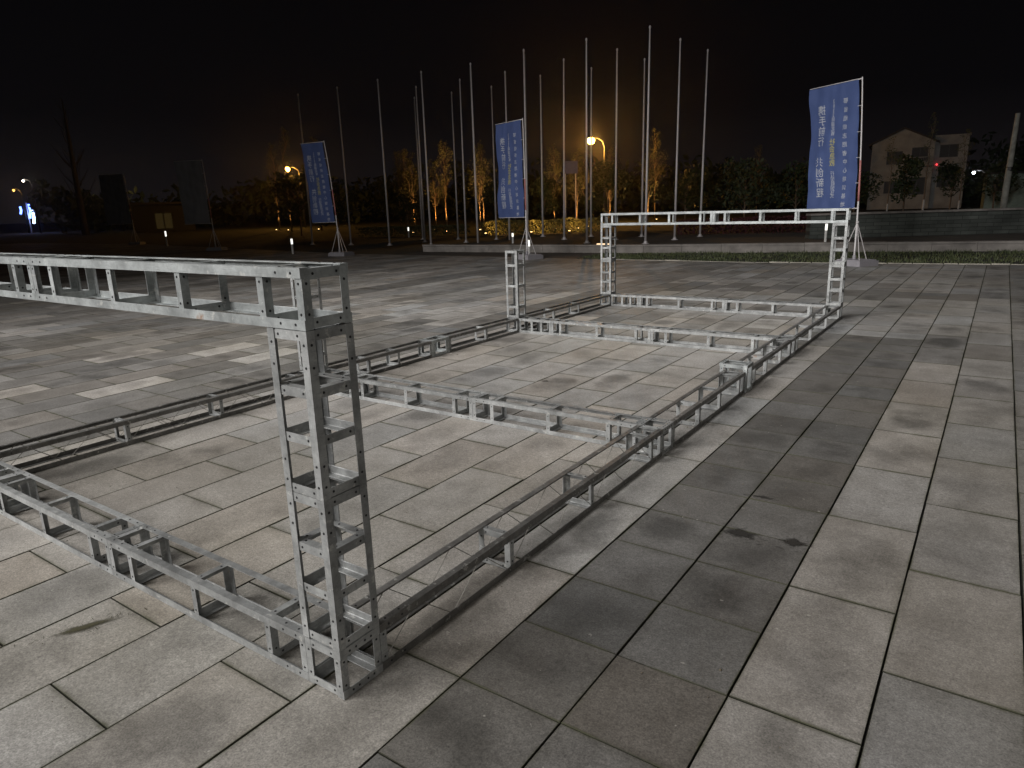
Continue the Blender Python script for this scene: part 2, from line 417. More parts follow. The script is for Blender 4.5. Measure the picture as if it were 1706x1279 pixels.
def truss(name, label, cat, loc, axis, length, stations, group=None, braces=False, m=None, sec=SEC, jitter=0.0, rail_m=None):
    m = m or STEEL
    t = link(name, None); t.empty_display_size = 0.1; tag(t, label, cat, group)
    t.location = loc
    if axis == 'Y': t.rotation_euler = (0, 0, R(90) + jitter)
    elif axis == 'Z': t.rotation_euler = (0, R(-90), 0)
    else: t.rotation_euler = (0, 0, jitter)
    L = length; w = sec
    ends = [s for s in stations]
    bl = []
    for s in stations:
        for d in ((0.042, 0.11) if s < L*.08 else (-0.042, -0.11) if s > L*.92 else ()):
            if 0.01 < s+d < L-0.01: bl.append(s+d)
    me = lbar_mesh(L, bl, rail_m or m)
    place("rail", me, t, (0,0,0), (1,0,0), (0,1,0))
    place("rail", me, t, (L,w,0), (-1,0,0), (0,-1,0)) if False else place("rail", me, t, (0,w,0), (1,0,0), (0,0,1))
    place("rail", me, t, (0,w,w), (1,0,0), (0,-1,0))
    place("rail", me, t, (0,0,w), (1,0,0), (0,0,-1))
    e = TH + 0.0004; hl = w - 2*e
    bm = lbar_mesh(hl, (0.042, hl-0.042), m)
    for s in stations:
        d = 1 if s < L/2 else -1
        sx = min(max(s, 0.0008), L-0.0008)
        # posts on the two vertical faces
        if d > 0:
            place("post", bm, t, (sx, e, e), (0,0,1), (1,0,0)); place("post", bm, t, (sx, w-e, w-e), (0,0,-1), (1,0,0))
            place("crossbar", bm, t, (sx+.0006, e, w-e-.0004), (0,1,0), (1,0,0)); place("crossbar", bm, t, (sx+.0006, w-e, e+.0004), (0,-1,0), (1,0,0))
        else:
            place("post", bm, t, (sx, e, w-e), (0,0,-1), (-1,0,0)); place("post", bm, t, (sx, w-e, e), (0,0,1), (-1,0,0))
            place("crossbar", bm, t, (sx-.0006, w-e, w-e-.0004), (0,-1,0), (-1,0,0)); place("crossbar", bm, t, (sx-.0006, e, e+.0004), (0,1,0), (-1,0,0))
    if braces:
        for y in (0.010, w-0.010):
            g = G()
            for a, b in zip(stations, stations[1:]):
                if b-a < 0.3: continue
                n = 4
                for k in range(n):
                    xa = a + (b-a)*k/n; xb = a + (b-a)*(k+1)/n
                    za, zb = (0.008, w-0.008) if k % 2 == 0 else (w-0.008, 0.008)
                    mid = ((xa+xb)/2, y+rng.uniform(-.004,.004), (za+zb)/2+rng.uniform(-.003,.003))
                    g.tube([(xa,y,za), mid, (xb,y,zb)], 0.0019, 6)
            obj("brace_wire", g, WIRE, t)
    return t
XR, XL = -1.61, -5.13            # outer faces of the stage: right and left
YS = (1.274, 3.95, 7.26, 9.86)   # the four cross rows
gF = "floor trusses lying across the stage"; gC = "corner blocks joining the trusses"; gS = "side trusses along the stage"; gK = "truss columns"; gB = "overhead beams of the two gates"
rows = ("nearest cross row", "second cross row", "third cross row", "farthest cross row under the far gate")
where = (("floor truss of the nearest cross row, right piece ending at the tall near column",
          "grey floor truss of the nearest cross row, left piece running out of view"),
         ("grey floor truss of the second cross row, right piece nearest the long right side truss",
          "grey floor truss of the second cross row, left piece seen behind the near column"),
         ("floor truss of the third cross row, right piece next to the right side truss",
          "grey floor truss of the third cross row, left piece towards the short lone column"),
         ("floor truss under the far gate, right piece ending at its right column",
          "grey floor truss under the far gate, left piece towards the far gate's left column"))
short = ("short ladder-like floor truss at the left end of the nearest cross row", "short floor truss at the left end of the second cross row",
         "short ladder-like floor truss beside the foot of the short lone column", "short ladder-like floor truss at the foot of the far gate's left column")
for n, y in enumerate(YS):
    j = rng.uniform(-.0012, .0012)
    xa = -3.141; L = -1.791 - xa
    truss("floor_truss", where[n][0], "truss", (xa, y+j, .001), 'X', L, [0, .166, .656, 1.156, L], gF, jitter=-j*.9)
    xa = -4.466; L = -3.143 - xa
    truss("floor_truss", where[n][1], "truss", (xa, y-j*2, .0015), 'X', L, [0, .116, .62, 1.156, L], gF, jitter=j*1.6)
    xa = -4.949; L = -4.468 - xa
    truss("floor_truss", short[n], "truss", (xa, y, 0), 'X', L, [0, .18, .35, L], gF)
# corner / crossing blocks on both sides
cb = (("corner block under the tall near column, standing on the paving", "corner block at the front left of the stage, out past the photo's left edge"),
      ("crossing block where the second cross row meets the right side truss", "crossing block under the slim column behind the near column"),
      ("crossing block where the third cross row meets the right side truss", "crossing block under the short lone column"),
      ("corner block under the far gate's right column", "corner block under the far gate's left column"))
for n, y in enumerate(YS):
    for s, xo in enumerate((XR, XL+SEC)):
        truss("corner_block", cb[n][s], "truss block", (xo, y, 0), 'Y', SEC, [0, SEC], gC)
# side trusses
truss("side_truss", "long wire-braced right side truss from the near column to the second cross row", "truss", (XR, 1.456, 0), 'Y', 2.492, [0, .794, 1.574, 2.354, 2.492], gS, True, rail_m=STEEL_D)
truss("side_truss", "right side truss between the second cross row and the bulky connector block", "truss", (XR, 4.132, 0), 'Y', 1.556, [0, .488, .968, 1.446, 1.556], gS, rail_m=STEEL_D)
truss("side_truss", "right side truss between the bulky connector block and the third cross row", "truss", (XR, 5.864, 0), 'Y', 1.394, [0, .13, .50, 1.03, 1.394], gS, rail_m=STEEL_D)
truss("side_truss", "right side truss from the third cross row to the far gate", "truss", (XR, 7.442, 0), 'Y', 2.416, [0, .10, .76, 1.62, 2.416], gS, rail_m=STEEL_D)
XI = XL+SEC
truss("side_truss", "long wire-braced left side truss in front, reaching the photo's left edge", "truss", (XI, 1.456, 0), 'Y', 2.492, [0, .814, 1.584, 2.354, 2.492], gS, True, rail_m=STEEL_D)
truss("side_truss", "left side truss between the slim column and the pair of coupled end frames", "truss", (XI, 4.132, 0), 'Y', 1.436, [0, .498, .94, 1.436], gS, rail_m=STEEL_D)
truss("side_truss", "left side truss from the pair of coupled end frames to the short lone column", "truss", (XI, 5.872, 0), 'Y', 1.386, [0, .69, 1.386], gS, rail_m=STEEL_D)
truss("side_truss", "left side truss from the short lone column to the far gate's left column", "truss", (XI, 7.442, 0), 'Y', 2.416, [0, .70, 1.42, 2.416], gS, rail_m=STEEL_D)
# connector blocks in the middle of the sides
truss("connector_block", "bulky white connector block standing wider than the right side truss", "truss block", (-1.595, 5.690, 0), 'Y', 0.172, [0, .172], None, sec=0.235, m=STEEL_W)
truss("connector_block", "narrow connector block with two end frames in the left side truss", "truss block", (XI, 5.570, 0), 'Y', 0.300, [0, .03, .27, .300], None, m=STEEL_W)
# columns: two stacked modules for each gate corner, one for the lone columns
gates = ((YS[0], XR, "tall near column in the foreground"), (YS[0], XI, "column of the near gate past the photo's left edge"),
         (YS[3], XR, "far gate's right column"), (YS[3], XI, "far gate's left column"))
for y, xo, d in gates:
    truss("truss_column", "lower module of the " + d, "truss column", (xo, y, 0.1815), 'Z', 0.530, [0, .178, .356, .530], gK)
    truss("truss_column", "upper module of the " + d, "truss column", (xo, y, 0.7125), 'Z', 0.528, [0, .172, .352, .528], gK)
truss("truss_column", "slim lone column on the second cross row, glimpsed behind the tall near column", "truss column", (XI, YS[1], .1815), 'Z', .85, [0, .125, .39, .68, .85], gK)
truss("truss_column", "short lone column on the third cross row, open at the top", "truss column", (XI, YS[2], .1815), 'Z', .85, [0, .125, .39, .68, .85], gK)
# overhead beams
for y, d in ((YS[0], "near gate"), (YS[3], "far gate")):
    L = XR + 3.369
    truss("overhead_beam", "right piece of the %s's overhead beam, resting on its right column" % d, "truss beam", (-3.369, y, 1.2425), 'X', L, [0, .16, .645, 1.135, L-.18, L], gB, m=STEEL_W)
    L = -3.371 - XL
    truss("overhead_beam", "left piece of the %s's overhead beam, joined at mid span" % d, "truss beam", (XL, y, 1.2425), 'X', L, [0, .18, .64, 1.13, L-.16, L], gB, m=STEEL_W)

# ------------------------------------------------------------------ low wall, grass strip, terrace
WALL = [(-18.0,20.07),(-14.1,20.40),(-9.35,20.93),(-4.76,22.24),(0.6,23.58),(7,25.2)]
def strip_poly(line, t, z0, z1, g, m=0, seg=None):
    for (x0,y0),(x1,y1) in zip(line, line[1:]):
        d = Vector((x1-x0, y1-y0, 0)); L = d.length; d.normalize(); nrm = Vector((-d.y, d.x, 0))
        k = max(1, round(L/seg)) if seg else 1
        for q in range(k):
            a = Vector((x0,y0,0)) + d*(L*q/k+.004); b = Vector((x0,y0,0)) + d*(L*(q+1)/k-.004)
            p = [a, b, b+nrm*t, a+nrm*t]
            dz = rng.uniform(-.006,.006)
            lo = [(v.x,v.y,z0) for v in p]; hi = [(v.x,v.y,z1+dz) for v in p]
            g.face(hi, m)
            for s in range(4): g.face([lo[s], lo[(s+1)%4], hi[(s+1)%4], hi[s]], m)
g = G(); strip_poly(WALL, 0.30, -0.02, 0.19, g, 0, 1.1)
lw = obj("low_wall", g, CONCRETE); tag(lw, "long low concrete wall at the foot of the flagpoles", "wall")
g = G(); strip_poly([(x, y-0.02) for x, y in WALL], 0.36, 0.197, 0.255, g, 0, 1.1)
obj("coping", g, CONCRETE, lw)
g = G()
for (x0,y0),(x1,y1) in zip(WALL, WALL[1:]): g.face([(x0,y0+.3,.12),(x1,y1+.3,.12),(x1,y1+14,.12),(x0,y0+14,.12)])
struct(obj("terrace", g, EARTH))
g = G()
for (x0,y0),(x1,y1) in zip(WALL, WALL[1:]):
    if x1 <= -9: g.face([(x0,edge_y(x0),-.012),(x1,edge_y(x1),-.012),(x1,y1+.1,-.006),(x0,y0+.1,-.006)])
struct(obj("earth_strip", g, EARTH))
def wall_y(x):
    for (x0,y0),(x1,y1) in zip(WALL, WALL[1:]):
        if x0 <= x <= x1: return y0+(y1-y0)*(x-x0)/(x1-x0)
    return 25
g = G(); r = random.Random(5)
for _ in range(15000):
    x = r.uniform(-10.5, 6.5); y0 = edge_y(x)+.05; y1 = wall_y(x)-.02; y = r.uniform(y0, y1)
    if noise.noise((x*1.3, y*2.1, 0)) < -0.25: continue
    h = r.uniform(.03,.10)*(0.7+0.6*noise.noise((x*.6,y*.9,3))); a = r.uniform(0,6.28); w = r.uniform(.006,.014); l = r.uniform(-.03,.03); l2 = r.uniform(-.03,.03)
    g.face([(x-w*math.cos(a),y-w*math.sin(a),-.02),(x+w*math.cos(a),y+w*math.sin(a),-.02),(x+l,y+l2,h)])
tag(obj("grass", g, GRASS), "strip of short dull green grass in front of the low wall", "grass", None, 'stuff')
g = G(); r = random.Random(9); x = -9.2
while x < 8:
    L = r.uniform(.25,.7); y = edge_y(x+L/2)+.04; h = r.uniform(.004,.022)
    if r.random() < .9:
        mt = Matrix.Translation((x+L/2, y+r.uniform(-.02,.02), 0)) @ Matrix.Rotation(r.uniform(-.04,.04)+.06,4,'Z')
        g.box((-L/2,-.04,-.03),(L/2-.02,r.uniform(.02,.05),h), 0, mt)
    x += L
struct(obj("edging_kerb", g, simple("pale_edging_stone", (0.34,0.32,0.27), .9, 0, .35, 4, .4, 20)))

# green-grey retaining wall on the right
def stone_wall_material():
    m, nt, p = mat("mossy_stone_cladding"); tc = N(nt, "ShaderNodeTexCoord").outputs["Object"]
    br = N(nt, "ShaderNodeTexBrick", Scale=1.0); br.inputs["Brick Width"].default_value = 0.55; br.inputs["Row Height"].default_value = 0.13; br.inputs["Mortar Size"].default_value = 0.009
    br.inputs["Color1"].default_value = (0.085,0.095,0.085,1); br.inputs["Color2"].default_value = (0.05,0.058,0.052,1); br.inputs["Mortar"].default_value = (0.02,0.022,0.02,1)
    mp = N(nt, "ShaderNodeMapping"); mp.inputs["Rotation"].default_value = (R(90),0,0); nt.links.new(tc, mp.inputs[0]); nt.links.new(mp.outputs[0], br.inputs[0])
    c = mix(nt, 1.0, br.outputs[0], ramp(nt, noisen(nt, tc, 1.1, 4), .3, .7, (.55,)*3, (1.5,)*3), 'MULTIPLY')
    nt.links.new(c, p.inputs["Base Color"]); p.inputs["Roughness"].default_value = .9; bump(nt, p, br.outputs[1], -.4, .02); return m
rw = thing("retaining_wall", "dark green-grey stone retaining wall behind the grass at right", "wall", (-5.6, 26.8, 0), math.atan2(5.2, 8.4))
g = G(); g.box((0,0,-.1),(17,.4,0.93)); obj("wall", g, stone_wall_material(), rw)
g = G()
for k in range(14): g.box((k*1.215-.02,-.05,.933),(k*1.215+1.185,.45,1.0))
obj("coping", g, CONCRETE, rw)

# ------------------------------------------------------------------ flagpoles: three rows on a 2.57 m grid
def make_flagpole():
    t = thing("flagpole", "tall bare metal flagpole", "flagpole", (0,0,0), 0, "bare flagpoles in three rows")
    g = G(); g.tube([(0,0,0),(0,0,2.4),(0,0,4.8),(0,0,7.08)], [.046,.041,.033,.025], 12); obj("pole", g, POLE, t, True)
    g = G(); g.lathe([(.02,7.07),(.034,7.09),(.038,7.12),(.034,7.15),(.015,7.18)], 10); obj("finial", g, POLE, t, True)
    g = G(); g.lathe([(.13,0),(.13,.025),(.075,.03),(.065,.10)], 12); obj("base_collar", g, POLE, t)
    g = G(); g.tube([(.056,0,1.1),(.045,0,7.0)], .005, 5); obj("halyard", g, WIRE, t)
    return t
fp = make_flagpole(); first = True
front_x = (-10.48,-12.95,-15.61,-18.13,-20.71,-23.29,-25.94,-28.77); mid_x = (-10.38,-12.91,-15.40,-18.16,-20.72,-23.31); back_x = (-10.29,-12.85,-15.42,-17.99,-20.76,-23.23,-25.53)
ordw = ("first", "second", "third", "fourth", "fifth", "sixth", "seventh", "eighth")
for rown, xs, y, desc in (("front", front_x, 23.7, "tallest looking row"), ("middle", mid_x, 26.15, "middle row"), ("back", back_x, 28.6, "back row")):
    for k, x in enumerate(xs):
        lab = "bare metal flagpole, %s from the right in the %s%s" % (ordw[k], rown, " row of taller looking poles" if rown == "front" else " row of poles")
        if first: o = fp; o['label'] = lab; first = False
        else: o = dup(fp, lab)
        o.location = (x, y + rng.uniform(-.1,.1), .12 if x > -18.1 else -.02)
        o.rotation_euler = (rng.gauss(0,.003), rng.gauss(0,.003), rng.uniform(0,6))

# ------------------------------------------------------------------ feather banners
def cloth_material(name, col, col2):
    m, nt, p = mat(name); tc = N(nt, "ShaderNodeTexCoord").outputs["Object"]
    n = noisen(nt, tc, 1.2, 3)
    c = ramp(nt, n, .3, .7, col, col2); nt.links.new(c, p.inputs["Base Color"]); p.inputs["Roughness"].default_value = .75
    w = N(nt, "ShaderNodeTexWave"); w.inputs["Scale"].default_value = 1.1; w.inputs["Distortion"].default_value = 5; nt.links.new(tc, w.inputs[0])
    bump(nt, p, w.outputs["Fac"], .25, .03); return m
BLUE = cloth_material("blue_banner_fabric", (0.046,0.076,0.20), (0.062,0.098,0.245))
GREYCLOTH = cloth_material("grey_banner_fabric", (0.22,0.225,0.24), (0.27,0.275,0.29))
INK_W = simple("white_print", (0.46,0.48,0.52), .7, 0, .05); INK_Y = simple("yellow_print", (0.46,0.42,0.12), .7, 0, .05)
RED_SLEEVE = simple("red_pole_sleeve", (0.42,0.17,0.16), .5)
def text_mesh(s, size):
    cu = bpy.data.curves.new("lettering", 'FONT'); cu.body = s; cu.size = size; cu.align_x = 'CENTER'; cu.extrude = 0.0; cu.resolution_u = 2
    o = bpy.data.objects.new("lettering", cu); COL.objects.link(o)
    dg = bpy.context.evaluated_depsgraph_get(); me = bpy.data.meshes.new_from_object(o.evaluated_get(dg))
    v = [tuple(x.co) for x in me.vertices]; f = [tuple(p.vertices) for p in me.polygons]
    bpy.data.objects.remove(o); bpy.data.curves.remove(cu); bpy.data.meshes.remove(me)
    return v, f
def banner(label, base, arm, width, z0, z1, bend, cloth, lettering, seed, group):
    ang = math.atan2(arm[1], arm[0]); t = thing("feather_banner", label, "banner", base, ang, group)
    H = z1; r = random.Random(seed)
    def pole_x(z): return bend*(z/H)**2
    g = G(); zs = [0.1+(H-.1)*k/12 for k in range(13)]
    g.tube([(pole_x(z),0,z) for z in zs], [.022-.009*k/12 for k in range(13)], 10)
    pl = obj("pole", g, WHITE_PAINT, t, True)
    g = G(); zs = [1.45+.9*k/4 for k in range(5)]; g.tube([(pole_x(z)-.001,0,z) for z in zs], .0215, 10); obj("sleeve", g, RED_SLEEVE, pl, True)
    g = G(); g.box((-.42,-.30,0),(.30,.30,.115)); g.box((-.38,-.26,.116),(.26,.26,.14)); g.lathe([(.04,.135),(.04,.20),(.03,.24)], 12); obj("water_base", g, PLASTIC, t)
    for a in (0.5, 2.6, 4.2):
        g = G(); g.tube([(.0,0,.98),(math.cos(a)*.30,math.sin(a)*.26,.13)], .010, 6); obj("stay", g, POLE, t)
    g = G(); g.lathe([(.018,.95),(.034,.96),(.034,1.0),(.018,1.01)], 10); obj("collar", g, POLE, pl)
    def wave(u, v): return .045*math.sin(u*3.2+v*1.7+seed)*(u/width)+.022*math.sin(v*4.1+seed*2+u*2)*(.3+u/width)+.007*math.sin(u*13+v*5+seed)+.006*math.sin(v*11-u*7+seed)
    for z in (z1-.03, z0+.02):
        g = G(); g.tube([(pole_x(z),0,z),(pole_x(z)+width+.08,wave(width,z)*.5,z-.015)], [.010,.007], 6); obj("spreader_arm", g, WHITE_PAINT, t)
    xo = .085
    def P(u, v, side=0):  # u across from the pole, v height
        return (pole_x(v)+xo+u + .02*math.sin(v*2+seed)*(u/width), wave(u, v)+side, v - .012*u)
    g = G(); nu, nv = 30, 50; za, zb = z0+.03, z1-.045
    for side, flip in ((.0018, 0), (-.0018, 1)):
        i = len(g.v)
        for b in range(nv+1):
            for a in range(nu+1): g.v.append(P(width*a/nu, za+(zb-za)*b/nv, side))
        for b in range(nv):
            for a in range(nu):
                q = [i+b*(nu+1)+a, i+b*(nu+1)+a+1, i+(b+1)*(nu+1)+a+1, i+(b+1)*(nu+1)+a]
                g.f.append(tuple(q if flip else q[::-1])); g.m.append(0)
    cl = obj("cloth", g, cloth, t, True)
    for z in [za+(zb-za)*k/5 for k in range(6)]:
        g = G(); g.tube([(pole_x(z)-.02,0,z),P(.03,z)], .006, 5); obj("clip", g, WHITE_PAINT, t)
    if lettering:
        Hc = zb-za; k = Hc/2.80
        def put(s, u, v, size, step, m):
            gg = G()
            for c in s:
                if c != ' ':
                    vv, ff = text_mesh(c, size*k)
                    for side in (.0035, -.0035):
                        i = len(gg.v)
                        for (x, y, _) in vv: gg.v.append(P(u*width+x, zb-v*k+y, side))
                        for f_ in ff: gg.f.append(tuple(i+q for q in f_)); gg.m.append(0)
                v += step
            obj("lettering", gg, m, cl)
        put("鄂省组织志愿者中心培训基地", .25, .44, .125, .193, INK_W)
        put("2022年湖北省", .49, .40, .115, .102, INK_W)
        put("社会急救", .49, 1.33, .165, .158, INK_Y)
        put("行动启动仪式", .49, 2.03, .115, .102, INK_W)
        put("携手前行 共创新程", .745, .60, .23, .238, INK_W)
    return t
gb = "feather banners on water bases along the plaza edge"
banner("bright blue mirrored-lettering banner beside the far gate's right column", (-2.74,18.0,0), (-1.3,.80), 1.40, 1.27, 4.13, .22, BLUE, True, 1, gb)
banner("blue banner with mirrored lettering behind the short lone column", (-11.83,17.9,0), (-1.3,.42), 1.28, 1.22, 4.06, .05, BLUE, True, 2, gb)
banner("dim blue banner with an orange street lamp beside its edge", (-19.85,17.6,0), (-1.0,-.18), 1.0, 1.19, 4.02, .26, BLUE, True, 3, gb)
banner("unlit grey banner between the dim blue banner and the darkest banner", (-29.8,19.0,0), (-1.0,-.55), 1.25, 1.2, 4.02, .10, GREYCLOTH, False, 4, gb)
banner("nearly black banner farthest left along the plaza edge", (-43.2,22.3,0), (-1.0,-.6), 1.5, 1.2, 4.15, .10, GREYCLOTH, False, 5, gb)

# ------------------------------------------------------------------ trees
def leaf_quads(g, c, rad, n, size, r, m=0):
    for _ in range(n):
        while True:
            p = Vector((r.uniform(-1,1), r.uniform(-1,1), r.uniform(-1,1)))
            if p.length < 1: break
        p = p.normalized()*(p.length**.5)
        o = Vector(c) + Vector((p.x*rad[0], p.y*rad[1], p.z*rad[2]))
        u = Vector((r.gauss(0,1), r.gauss(0,1), r.gauss(0,1))).normalized(); v = u.orthogonal().normalized(); s = size*r.uniform(.6,1.4)
        g.face([o-u*s, o+v*s*.45, o+u*s, o-v*s*.45], m)
def tree_dense(r, h, spread, leaf, label, loc, group, name="evergreen_tree", cat="tree", nleaf=70):
    t = thing(name, label, cat, loc, r.uniform(0,6), group)
    g = G(); top = Vector((r.uniform(-.2,.2)*h*.1, r.uniform(-.2,.2)*h*.1, h*.72))
    g.tube([(0,0,-.05),top*.5,top],[.05*h/3,.036*h/3,.012*h/3],7)
    lobes = []
    for k in range(13):
        a = r.uniform(0,6.28); z = h*r.uniform(.32,.95); rr = spread*(1-abs(z/h-.55)*1.3)*r.uniform(.35,.95)
        c = Vector((math.cos(a)*rr, math.sin(a)*rr, z)); s0 = top*min(.9,(z/h)*.85)
        g.tube([s0,(s0+c)/2+Vector((0,0,.05*h)),c],[.016*h/3,.010*h/3,.004],5); lobes.append(c)
    obj("trunk", g, BARK, t)
    g = G()
    for c in lobes: leaf_quads(g, c, (spread*.42,spread*.42,h*.15), nleaf, .045+.022*h, r)
    obj("crown", g, leaf, t); return t
def tree_slim(r, h, label, loc, group, limewash=False, twigs=26, name="slim_tree", spread=.24):
    t = thing(name, label, "tree", loc, r.uniform(0,6), group)
    g = G(); pts = [Vector((0,0,-.05))]; n = 7
    for k in range(1, n+1): pts.append(Vector((r.gauss(0,.012)*h*k/n*1.4, r.gauss(0,.012)*h*k/n*1.4, h*k/n)))
    g.tube(pts, [max(.008, .028*h/3*(1-.85*k/n)) for k in range(n+1)], 8)
    tr = obj("trunk", g, BARK, t, True)
    if limewash:
        g = G(); g.tube([(0,0,-.02),(pts[1]*min(1,1.1/pts[1].z))],[.031*h/3,.029*h/3],8); obj("limewash_band", g, LIME, tr)
    g = G(); gl = G()
    for k in range(twigs):
        f = r.uniform(.32,.98); i = min(n-1,int(f*n)); p = pts[i].lerp(pts[i+1], f*n-i)
        a = r.uniform(0,6.28); L = h*spread*(1.15-f)*r.uniform(.5,1.2)+.15
        d = Vector((math.cos(a)*.55, math.sin(a)*.55, 1)).normalized(); q = p+d*L*.55; e = q+(d+Vector((r.gauss(0,.3),r.gauss(0,.3),.1))).normalized()*L*.5
        g.tube([p,q,e],[.0065*h/3,.004*h/3,.002],5)
        for s in range(3):
            w = q.lerp(e, r.random()); g.tube([w, w+Vector((r.gauss(0,.4),r.gauss(0,.4),r.uniform(.2,.8)))*L*.35],[.003,.0015],4)
        leaf_quads(gl, e, (.22*L+.05,.22*L+.05,.25*L+.05), 16, .05, r)
    obj("branches", g, BARK, t); obj("crown", gl, LEAF_PALE, t); return t
UP_BODY = simple("black_lamp_housing", (0.02,0.02,0.02), .5); UP_GLASS = emitter("warm_lamp_glass", (1.0,.62,.22), 9)
def uplight(label, loc, target, energy, size=R(75)):
    t = thing("garden_uplight", label, "uplight", loc, 0, "uplights at the feet of the park trees")
    g = G(); g.lathe([(.06,-.03),(.06,.05),(.075,.06),(.075,.12)], 10); obj("housing", g, UP_BODY, t)
    g = G(); g.lathe([(.066,.121),(.05,.135),(.02,.14)], 10); obj("lens", g, UP_GLASS, t)
    d = Vector(target)-Vector(loc)
    l = lamp("uplight_bulb", 'SPOT', (0,0,.17), None, energy, (1.0,.50,.13), .05, size, .8, t); l.rotation_euler = d.to_track_quat('-Z','Y').to_euler()
rt = random.Random(21)
gt = "slim park trees lit from below"
park = [(-31.6,34.6,6.4,1,"slim amber-lit tree just left of the flagpole group"),(-30.2,36.2,7.2,1,"slim amber-lit tree seen between the left flagpoles"),(-27.9,37.2,7.0,1,"amber-lit tree between flagpoles left of the middle banner"),
        (-26.2,38.4,6.6,0,"half-dark slim tree left of the middle blue banner"),(-24.2,40.0,6.6,1,"slim lit tree just right of the middle blue banner"),(-22.3,39.6,6.0,1,"brightest yellow-lit tree right of the middle blue banner"),
        (-21.2,42.0,6.4,1,"lit pale-trunked tree beneath the orange street lamp"),(-24.9,58,8.0,1,"faint pale trunk rising right of the orange street lamp"),(-20.2,72,7.0,0,"shadowy slim tree behind the right flagpoles"),
        (-34.5,37,7,0,"dark slim tree behind the leftmost flagpoles"),(-37.5,39.5,7,0,"dark slim tree left of the flagpoles, behind the dim banner")]
park += [(-29.0,38.3,6.2,1,"amber-lit tree in the second gap of the left flagpoles"),(-33.2,38.6,6.0,1,"dim amber tree farthest left in the flagpole group"),(-23.2,42.6,6.4,1,"slender lit tree in the gap left of the road signboard"),(-19.6,44.5,6.0,1,"slender lit tree right of the orange street lamp")]
for x,y,h,lit,lab in park:
    h *= .76 if y < 50 else .9
    tree_slim(rt, h, lab, (x,y,0), gt, twigs=44, spread=.30)
    if lit: uplight("uplight beside the " + lab.replace(",",""), (x+.42,y-.62,0), (x,y,h*.6), 800 if y < 50 else 60)
for x,y,h,lab in ((-52.5,41.2,8.5,"amber-lit tree cluster left of the dim blue banner"),(-50.0,42.5,8,"amber-lit tree partly hidden by the dim blue banner"),(-55.5,42.2,7.5,"amber-lit tree at the left of the second street lamp's glow")):
    tree_slim(rt, h, lab, (x,y,0), gt, twigs=40)
    uplight("uplight beside the " + lab, (x+.4,y-.7,0), (x,y,h*.6), 500)
gd = "dark evergreen trees of the park"
for x,y,h,s,lab in ((-20.9,41.2,3.9,1.6,"dark round evergreen right of the orange street lamp's pole"),(-22.9,36.6,3.2,.9,"dark evergreen right beside the middle blue banner"),(-26.0,36.0,3.0,1.1,"dark round evergreen left of the middle blue banner"),
                    (-30.0,32.2,2.6,1.2,"dark low evergreen behind the left group of flagpoles"),(-16.8,44,3.6,2.0,"dark broad evergreen behind the right flagpoles"),(-13.2,44.5,3.8,1.8,"dark evergreen behind the far gate's beam"),
                    (-10.5,46,3.6,1.7,"dark evergreen behind the right half of the far gate's beam"),(-35.5,31.5,3.4,1.6,"dark evergreen behind the leftmost flagpole"),(-41,33,4.2,2.0,"dark evergreen left of the dim blue banner")):
    tree_dense(rt, h, s, LEAF_DARK, lab, (x,y,0), gd)
# dark street trees with limewashed feet in front of the house
gl = "street trees with limewashed trunk feet"
for x,y,h,s,lab in ((-5.54,46.2,4.0,.22,"bare street tree with white foot just right of the bright blue banner"),(-3.85,47.4,5.2,.2,"bare street tree with white foot in front of the house's middle"),(-2.17,48.6,4.4,.2,"bare street tree with white foot at the house's right end")):
    tree_slim(rt, h, lab, (x,y,.5), gl, True, 22, "street_tree", s)
for x,y,h,s,lab in ((-5.4,53,3.6,1.0,"dark bushy tree in front of the house's gabled half"),(-2.9,54.2,3.2,1.1,"dark bushy tree in front of the house's flat-roofed half"),(-8.2,52,3.4,1.4,"dark bushy tree half behind the bright blue banner"),(-.6,58,3.6,1.5,"dark bushy tree beside the low shed at right")):
    tree_dense(rt, h, s, LEAF_DARK, lab, (x,y,.2), gd)
# leaning bare tree far left
t = thing("bare_tree", "tall leaning bare tree against the faint glow at far left", "tree", (-76.9,34.75,0), 0)
g = G(); g.tube([(0,0,0),(-.5,.2,3),(-1.2,.5,6.5),(-2.2,1,11),(-2.7,1.2,13.5)],[.36,.30,.22,.12,.04],9); DARKBARK = simple("black_bark", (.03,.028,.026), .95); obj("trunk", g, DARKBARK, t, True)
g = G()
for k in range(30):
    f = rt.uniform(.18,.95); p = Vector((-2.6*f,1.1*f,13*f)); a = rt.uniform(0,6.28); L = rt.uniform(1.2,3.4)*(1.1-f*.6)
    q = p+Vector((math.cos(a)*.6,math.sin(a)*.6,.7))*L*.6; e_ = q+Vector((math.cos(a+.3)*.5,math.sin(a)*.5,.8))*L*.6
    g.tube([p,q,e_],[.07*(1.1-f),.04,.015],5)
obj("branches", g, DARKBARK, t)
# the far wood that closes the horizon (reads as one mass)
g = G(); r = random.Random(33)
for k in range(150):
    a = R(-16)+R(84)*k/150 + r.uniform(-.006,.006); d = r.uniform(96,128); x = -math.sin(a)*d; y = math.cos(a)*d; h = r.uniform(4.5,8.5)
    if R(2) < a < R(12): h *= .55
    if R(55) < a < R(66): h *= .65
    for q in range(5): leaf_quads(g, (x+r.gauss(0,1.6), y+r.gauss(0,1.6), h*r.uniform(.25,.8)), (2.2,2.2,h*.28), 26, .5, r)
tag(obj("far_wood", g, LEAF_DARK), "black line of far trees closing the horizon", "wood", None, 'stuff')
